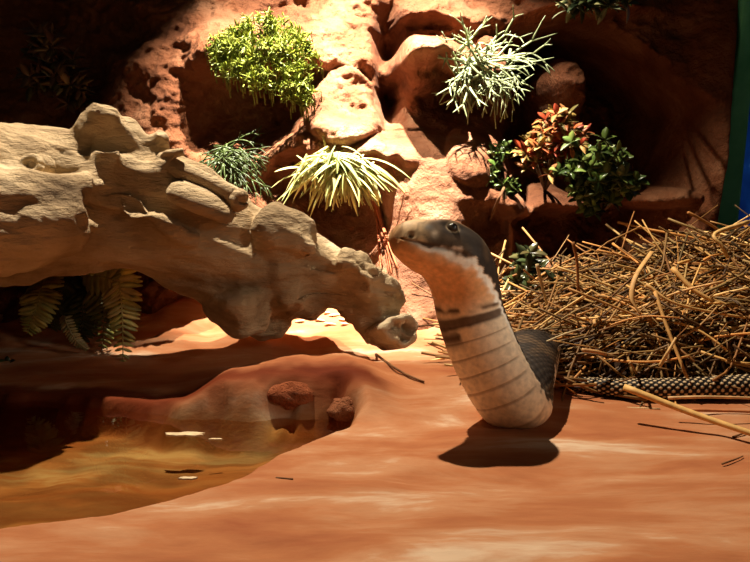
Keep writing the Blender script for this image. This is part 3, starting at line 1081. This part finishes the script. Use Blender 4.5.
# ------------------------------------------------------------------ rocks
def rock(name, label, c, r, sc, seed, mat=None, col=(1, 1, 1)):
    mb = MB()
    sphere(mb, (0, 0, 0), 1.0, col, 48)
    V = np.vstack(mb.V)
    d = 1 + 0.22 * fbm(V[:, 0] * 1.3, V[:, 1] * 1.3, V[:, 2] * 1.3, seed, 3) + 0.05 * fbm(V[:, 0] * 6, V[:, 1] * 6, V[:, 2] * 6, seed + 3, 3)
    V = V * d[:, None] * np.array(sc) * r + np.array(tuple(c))
    o = mesh_obj(name, V, mb.F, mat or M['rock'], None, True, np.vstack(mb.C))
    return props(o, label, 'rock')


p = on_floor(292, 392); rock('rock', 'reddish lump of rock on the pool edge under the mound', p + Vector((0, 0.016, -0.006)), 0.036, (1.2, 0.9, 0.62), 101, col=(1.05, 0.8, 0.7))
p = on_floor(347, 408); rock('rock', 'small brown rock at the right corner of the pool', p + Vector((0, 0.014, -0.006)), 0.028, (0.9, 0.9, 0.72), 102, col=(0.8, 0.7, 0.65))

# ------------------------------------------------------------------ plants
def V3(*a):
    return np.array(a, float)


def rdir(rg, up=0.0, out=0.6):
    v = rg.normal(0, 1, 3)
    v[1] = -abs(v[1]) * out
    v[2] += up
    return v / np.linalg.norm(v)


def cvar(rg, c, v=0.3):
    return np.array(lin(*c)[:3]) * rg.uniform(1 - v, 1 + v) * np.array([rg.uniform(0.88, 1.12), 1, rg.uniform(0.85, 1.15)])


# bright bush on the upper ledge
rg = np.random.default_rng(31)
p0 = at(265, 66, 1.70)
pl = empty('succulent_bush', p0, 'bright yellow-green bushy succulent on the upper left ledge', 'plant')
fo, st = MB(), MB()
for i in range(330):
    t = rg.random()
    px = rg.uniform(214, 312)
    top = 18 + 26 * ((px - 262) / 50) ** 2
    py = top + (rg.random() ** 1.2) * (84 - top + 18 * (px > 275) - 8 * (px < 240))
    Y = 1.66 - 0.05 * math.cos((px - 262) / 50 * 1.5) * rg.uniform(0.2, 1.2) + 0.05 * (py < 40)
    q = V3(*at(px, py, Y))
    ax_ = rdir(rg, 0.5, 0.8)
    b0 = q - ax_ * 0.025
    st.tube([b0 - V3(0, -0.02, 0.02), b0, q], 0.0012, 4, lin(96, 100, 40)[:3])
    for k in range(13):
        d = rdir(rg, 0.25, 1.0) + ax_ * 0.7
        fo.leaf(q - ax_ * rg.uniform(0, 0.02), d, rg.normal(0, 1, 3), rg.uniform(0.010, 0.020), rg.uniform(0.003, 0.005), 0.2, 0.2, cvar(rg, (128, 138, 48), 0.4), 3)
fo.build('foliage', M['leaf'], pl); st.build('stems', M['stem'], pl)


def antler(mb, q, d, L_, r, rg, depth, col, droop=0.3, spread=0.5, fork=2, flat=0.5):
    """Branching strap: a tapering stem that forks again and again."""
    n = 4
    P_ = [q]
    for k in range(n):
        d = d + V3(0, 0, -droop * 0.12) + rg.normal(0, 0.07, 3)
        d = d / np.linalg.norm(d)
        P_.append(P_[-1] + d * L_ / n)
    mb.tube(P_, np.linspace(r, r * (0.8 if depth else 0.35), n + 1), 5, col * rg.uniform(0.75, 1.2), flat, up=(0, -1, 0.4))
    if depth > 0:
        for k in range(fork):
            s = np.cross(d, V3(0, -1, 0.2)) * (spread if k % 2 else -spread) + rg.normal(0, 0.18, 3)
            antler(mb, P_[-1] if k < 2 else P_[2], (d + s) / np.linalg.norm(d + s), L_ * rg.uniform(0.55, 0.85), r * 0.8, rg, depth - 1, col, droop, spread, fork, flat)


# antler plant
rg = np.random.default_rng(32)
p0 = at(470, 76, 1.66)
pl = empty('antler_plant', p0, 'silvery pale green antler-branched plant on the ledge right of the round boulder', 'plant')
gc = np.array(lin(142, 152, 108)[:3])
tips = [(450, 22), (486, 20), (505, 28), (522, 40), (546, 60), (530, 68), (520, 82), (505, 96), (450, 104), (462, 108), (442, 92), (480, 98), (440, 44), (468, 28), (500, 44), (490, 100), (528, 94)]
mains = MB()
for (tx, ty) in tips:
    q = V3(*at(475 + rg.normal(0, 9), 64 + rg.normal(0, 7), 1.60 + rg.uniform(-0.03, 0.03)))
    e = V3(*at(tx, ty, 1.58 + rg.uniform(-0.06, 0.06)))
    dv = e - q
    Lt = np.linalg.norm(dv)
    antler(mains, q, dv / Lt, Lt * 0.5, 0.0034, rg, 2, gc, 0.15, 0.38)
for i in range(40):
    d = rdir(rg, 0.0, 0.9)
    antler(mains, V3(*at(478 + rg.normal(0, 14), 66 + rg.normal(0, 9), 1.61)), d, rg.uniform(0.02, 0.045), 0.003, rg, 2, gc * (0.9 if i % 2 else 0.75), 0.5, 0.5)
mains.build('fronds', M['leaf'], pl)
mb = MB()
for i in range(26):
    q = V3(*at(455 + rg.uniform(0, 65), 78 + rg.uniform(-6, 10), 1.60))
    mb.tube([q, q + V3(rg.normal(0, 0.008), -0.012, -0.03), q + V3(rg.normal(0, 0.012), -0.016, -rg.uniform(0.05, 0.085))], 0.0013, 4, np.array(lin(170, 176, 130)[:3]) * rg.uniform(0.5, 1.1))
mb.tube([V3(*at(475, 64, 1.60)), V3(*at(474, 74, 1.66)), V3(*at(472, 78, 1.76))], [0.02, 0.02, 0.016], 8, lin(90, 80, 50)[:3])
mb.build('roots', M['stem'], pl)

# dark spiky plant above the log
rg = np.random.default_rng(33)
pl = empty('mistletoe_cactus', at(225, 175, 1.68), 'dark green thin-stemmed drooping plant just behind the log branch', 'plant')
mb = MB()
for i in range(75):
    q = V3(*at(222 + rg.normal(0, 8), 158 + rg.normal(0, 6), 1.62 + rg.uniform(-0.02, 0.03)))
    an = rg.uniform(-2.7, 0.6)
    d = V3(math.cos(an), -0.5 * rg.random(), math.sin(an) * 0.9 + 0.25)
    antler(mb, q, d / np.linalg.norm(d), rg.uniform(0.022, 0.05), 0.0020, rg, 2, np.array(lin(62, 76, 34)[:3]), 1.0, 0.35, 2, 0.8)
mb.tube([V3(*at(224, 160, 1.62)), V3(*at(226, 170, 1.70)), V3(*at(228, 172, 1.80))], [0.016, 0.018, 0.012], 8, lin(60, 56, 30)[:3])
mb.build('foliage', M['leaf'], pl)

# pale strap fern in the hottest light
rg = np.random.default_rng(34)
pl = empty('strap_fern', at(342, 160, 1.62), 'pale sunlit strap-leaved fern spilling over the middle ledge', 'plant')
mb = MB()
for i in range(300):
    an = rg.uniform(-3.0, -0.1)
    q = V3(*at(340 + rg.normal(0, 14), 163 + rg.normal(0, 6), 1.57 + rg.uniform(-0.02, 0.03)))
    d = V3(math.cos(an) * 1.0, -0.55 * rg.random() - 0.05, 0.25 + math.sin(an) * 0.95)
    L_ = rg.uniform(0.04, 0.095) * (1.0 if math.sin(an) > -0.9 else 0.8)
    mb.leaf(q, d, V3(0, -0.4, 1) + rg.normal(0, 0.3, 3), L_, rg.uniform(0.007, 0.013), rg.uniform(0.2, 0.7), 0.15, cvar(rg, (190, 190, 120), 0.2), 6, 0.4, 0.5)
mb.build('foliage', M['leaf'], pl)
mb = MB()
mb.tube([V3(*at(322, 132, 1.60)), V3(*at(326, 148, 1.60)), V3(*at(336, 162, 1.60)), V3(*at(342, 166, 1.74))], [0.002, 0.003, 0.012, 0.014], 7, lin(200, 190, 130)[:3])
mb.build('crown', M['stem'], pl)


def leafy(name, label, spots, n, L_, W_, cols, seed, mat, Y, dep=0.05, hold=None, droop=0.25):
    """Rosettes of broad leaves on short stems; spots are px, py, spread."""
    rg = np.random.default_rng(seed)
    c = spots[0]
    pl = empty(name, at(c[0], c[1], Y), label, 'plant')
    fo, st = MB(), MB()
    for (px, py, sp) in spots:
        root = V3(*at(px, py + sp * 0.6, Y + 0.05))
        if hold is not None:
            st.tube([V3(*hold), root], 0.004, 5, lin(70, 52, 30)[:3])
        for i in range(n):
            q = V3(*at(px + rg.normal(0, sp * 0.5), py + rg.normal(0, sp * 0.45), Y + rg.uniform(-dep, dep)))
            st.tube([root, (root + q) / 2 + rg.normal(0, 0.008, 3), q], 0.0014, 4, lin(78, 70, 36)[:3])
            k0 = rg.uniform(0, 6.28)
            for k in range(5):
                t = k0 + k * 1.256
                d = V3(math.cos(t), -0.35 + 0.3 * rg.normal(), math.sin(t) * 0.8 + 0.35)
                fo.leaf(q, d, V3(0, -0.7, 0.9) + rg.normal(0, 0.3, 3), L_ * rg.uniform(0.7, 1.2), W_ * rg.uniform(0.8, 1.2), droop, 0.25, cvar(rg, cols[rg.integers(0, len(cols))], 0.25), 4, 0, 0.7)
    fo.build('foliage', mat, pl); st.build('stems', M['stem'], pl)
    return pl


red = [(190, 104, 56), (200, 130, 76), (190, 156, 90), (160, 66, 36), (140, 120, 60)]
green = [(74, 92, 40), (90, 112, 50), (120, 140, 70), (58, 74, 34), (150, 160, 100)]
leafy('croton', 'orange and red-leaved bushy plant on the alcove ledge', [(535, 152, 16), (555, 125, 16), (558, 150, 15), (572, 138, 12)], 22, 0.023, 0.011, red, 41, M['leaf'], 1.58, 0.04, on_wall(545, 190))
leafy('jade_plant', 'dark green round-leaved plant right of the orange-leaved bush', [(580, 165, 22), (605, 162, 22), (622, 182, 18), (590, 190, 20)], 28, 0.022, 0.014, green, 42, M['glossy_leaf'], 1.56, 0.05, on_wall(600, 215))
leafy('creeping_fig', 'small dark-leaved plant left of the orange-leaved bush', [(500, 150, 9), (494, 172, 10), (505, 185, 10), (490, 192, 8)], 12, 0.016, 0.011, green, 43, M['glossy_leaf'], 1.60, 0.03, on_wall(505, 200))
leafy('ledge_plant', 'pale-edged dark leaves at the top edge of the rock wall', [(575, 3, 8), (596, 0, 12), (615, -4, 12)], 9, 0.032, 0.013, [(70, 84, 44), (150, 150, 110), (60, 70, 40)], 44, M['glossy_leaf'], 1.60, 0.03, on_wall(600, -8))
leafy('shade_plant', 'dull brownish leafy plant in the dark upper left recess', [(48, 46, 16), (60, 72, 18), (38, 82, 14), (74, 92, 12)], 14, 0.034, 0.016, [(110, 74, 46), (90, 62, 40), (126, 96, 56), (70, 66, 38)], 45, M['glossy_leaf'], 1.76, 0.04, on_wall(55, 75))
leafy('undergrowth', 'dark glossy leafy plant in shadow between the cobra and the straw', [(528, 262, 14), (520, 285, 12), (542, 288, 12)], 13, 0.026, 0.012, [(66, 74, 40), (96, 90, 54), (50, 54, 30)], 46, M['glossy_leaf'], 1.46, 0.05, None)
leafy('moss_plant', 'small dark green plant on the far bank at the left edge', [(12, 372, 12), (30, 378, 9), (-8, 370, 12)], 13, 0.016, 0.010, [(70, 84, 40), (54, 66, 30)], 47, M['glossy_leaf'], 1.33, 0.03, None)

# woody stem left of the orange bush
mb = MB()
mb.tube(bez([on_wall(513, 172, 0.06), on_wall(504, 188, 0.05), on_wall(496, 205, 0.02), on_wall(490, 220, 0.0)], 5), 0.003, 6)
props(mb.build('twig', M['twig']), 'thin bare stem leaning below the orange-leaved bush', 'twig')

# dry hanging frond in the middle
mb = MB()
rg = np.random.default_rng(51)
for k in range(9):
    o1, o2 = rg.normal(0, 2.0), rg.normal(0, 5)
    mb.tube(bez([on_wall(372 + o1 * 0.6, 186, 0.03), on_wall(377 + o1, 212, 0.03), on_wall(382 + o1 + o2 * 0.5, 240, 0.025), on_wall(387 + o1 + o2, 270 + rg.uniform(-8, 4), 0.012)], 5), np.linspace(0.0032, 0.0012, 16), 5, np.array(lin(150, 84, 52)[:3]) * rg.uniform(0.6, 1.2))
props(mb.build('dried_frond', M['stem']), 'dry reddish brown frond hanging down the bright rock', 'frond')

# ferns below the log, outer fronds coloured lighter to look lit
fpts = lambda *a: [at(x, y, Y - 0.05) for (x, y, Y) in a]
pl = empty('fern', at(75, 288, 1.40), 'green fern hanging below the left end of the log', 'fern')


def frond(P_, wid, col, seed, n=22, up=(0, -1, 0.2)):
    rg = np.random.default_rng(seed)
    mb = MB()
    Q = np.array(bez(P_, 12))
    mb.tube(Q, np.linspace(0.0022, 0.0008, len(Q)), 5, np.array(lin(*col)[:3]) * 0.8)
    T = np.gradient(Q, axis=0); T /= np.linalg.norm(T, axis=1)[:, None]
    for i in range(2, n):
        t = i / n
        f = t * (len(Q) - 1)
        k = int(f)
        q, tt = Q[k] + (Q[min(k + 1, len(Q) - 1)] - Q[k]) * (f - k), T[k]
        s = np.cross(tt, V3(*up)); s /= np.linalg.norm(s)
        Lp = wid * (math.sin(math.pi * min(1, 0.25 + 0.75 * t)) ** 0.7) + 0.003
        for sg in (1, -1):
            d = s * sg + tt * 0.35 + rg.normal(0, 0.08, 3)
            mb.leaf(q, d, V3(0, -1, 0.5), Lp, Lp * 0.30 + 0.002, 0.25, 0.15, cvar(rg, col, 0.2), 4, 0.3, 0.5)
    return mb.build('frond', M['leaf'], pl)


frond(fpts((44, 272, 1.44), (41, 288, 1.38), (35, 312, 1.36), (27, 334, 1.36)), 0.034, (186, 178, 96), 1)
frond(fpts((100, 270, 1.44), (116, 274, 1.36), (122, 310, 1.34), (123, 366, 1.35)), 0.034, (204, 196, 124), 2, 30)
frond(fpts((80, 278, 1.45), (66, 284, 1.40), (56, 310, 1.39), (52, 330, 1.40)), 0.036, (80, 84, 40), 3)
frond(fpts((84, 278, 1.45), (84, 292, 1.39), (82, 320, 1.38), (80, 345, 1.40)), 0.036, (74, 80, 40), 4)
frond(fpts((88, 278, 1.45), (98, 284, 1.38), (104, 312, 1.37), (102, 350, 1.39)), 0.036, (120, 120, 62), 5)
frond(fpts((82, 276, 1.45), (92, 276, 1.38), (108, 278, 1.35), (124, 290, 1.36)), 0.030, (170, 164, 92), 6)
frond(fpts((62, 300, 1.43), (66, 322, 1.37), (76, 340, 1.36), (88, 350, 1.37)), 0.010, (176, 160, 110), 7)
mb = MB()
mb.tube(bez(fpts((78, 262, 1.46), (78, 280, 1.45), (76, 296, 1.47)), 4), [0.02] * 9, 8, lin(60, 48, 28)[:3])
mb.build('crown', M['stem'], pl)

# pale slivers standing in for lit sand under the log
rg = np.random.default_rng(61)
for i in range(14):
    px = rg.uniform(290, 368)
    p = on_floor(px, rg.uniform(318, 331))
    q = V3(p.x, p.y + 0.02, gz(p.x, p.y + 0.02) + 0.003)
    mb = MB()
    d = V3(1, rg.normal(0, 0.4), rg.normal(0, 0.15)); d /= np.linalg.norm(d)
    L_ = rg.uniform(0.012, 0.03)
    mb.tube([q - d * L_ / 2, q - d * L_ * 0.3, q + d * L_ * 0.3, q + d * L_ / 2], [0.001, 0.004, 0.0035, 0.001], 6, lin(232, 210, 172)[:3], 0.5)
    props(mb.build('lit_sand_sliver', M['straw']), 'pale sliver standing in for lit sand glimpsed under the log', 'wood chip', 'pale slivers for lit sand under the log')

# pale flakes floating on the pool
for (px, py, L_, lab) in ((186, 434, 0.045, 'long pale flake floating near the middle of the pool'), (188, 478, 0.018, 'small pale flake floating near the front of the pool'), (216, 439, 0.016, 'short pale flake floating right of the long one')):
    c = on_ground(px, py, WZ + 0.0008)
    a_ = np.linspace(0, 2 * math.pi, 28, endpoint=False)
    rr = 1 + 0.35 * vnoise(np.cos(a_) * 2.2, np.sin(a_) * 2.2, px * 0.7, 91)
    ring = np.stack([c.x + L_ / 2 * rr * np.cos(a_), c.y + L_ * 0.16 * rr * np.sin(a_), np.full(28, c.z)], 1)
    V = np.vstack([ring - [0, 0, 0.0012], ring + [0, 0, 0.0006]])
    F = [[k, (k + 1) % 28, 28 + (k + 1) % 28, 28 + k] for k in range(28)] + [list(range(27, -1, -1)), list(range(28, 56))]
    props(mesh_obj('bark_flake', V, F, M['straw'], None, False, np.ones((56, 3)) * np.array(lin(214, 190, 150)[:3])), lab, 'flake')
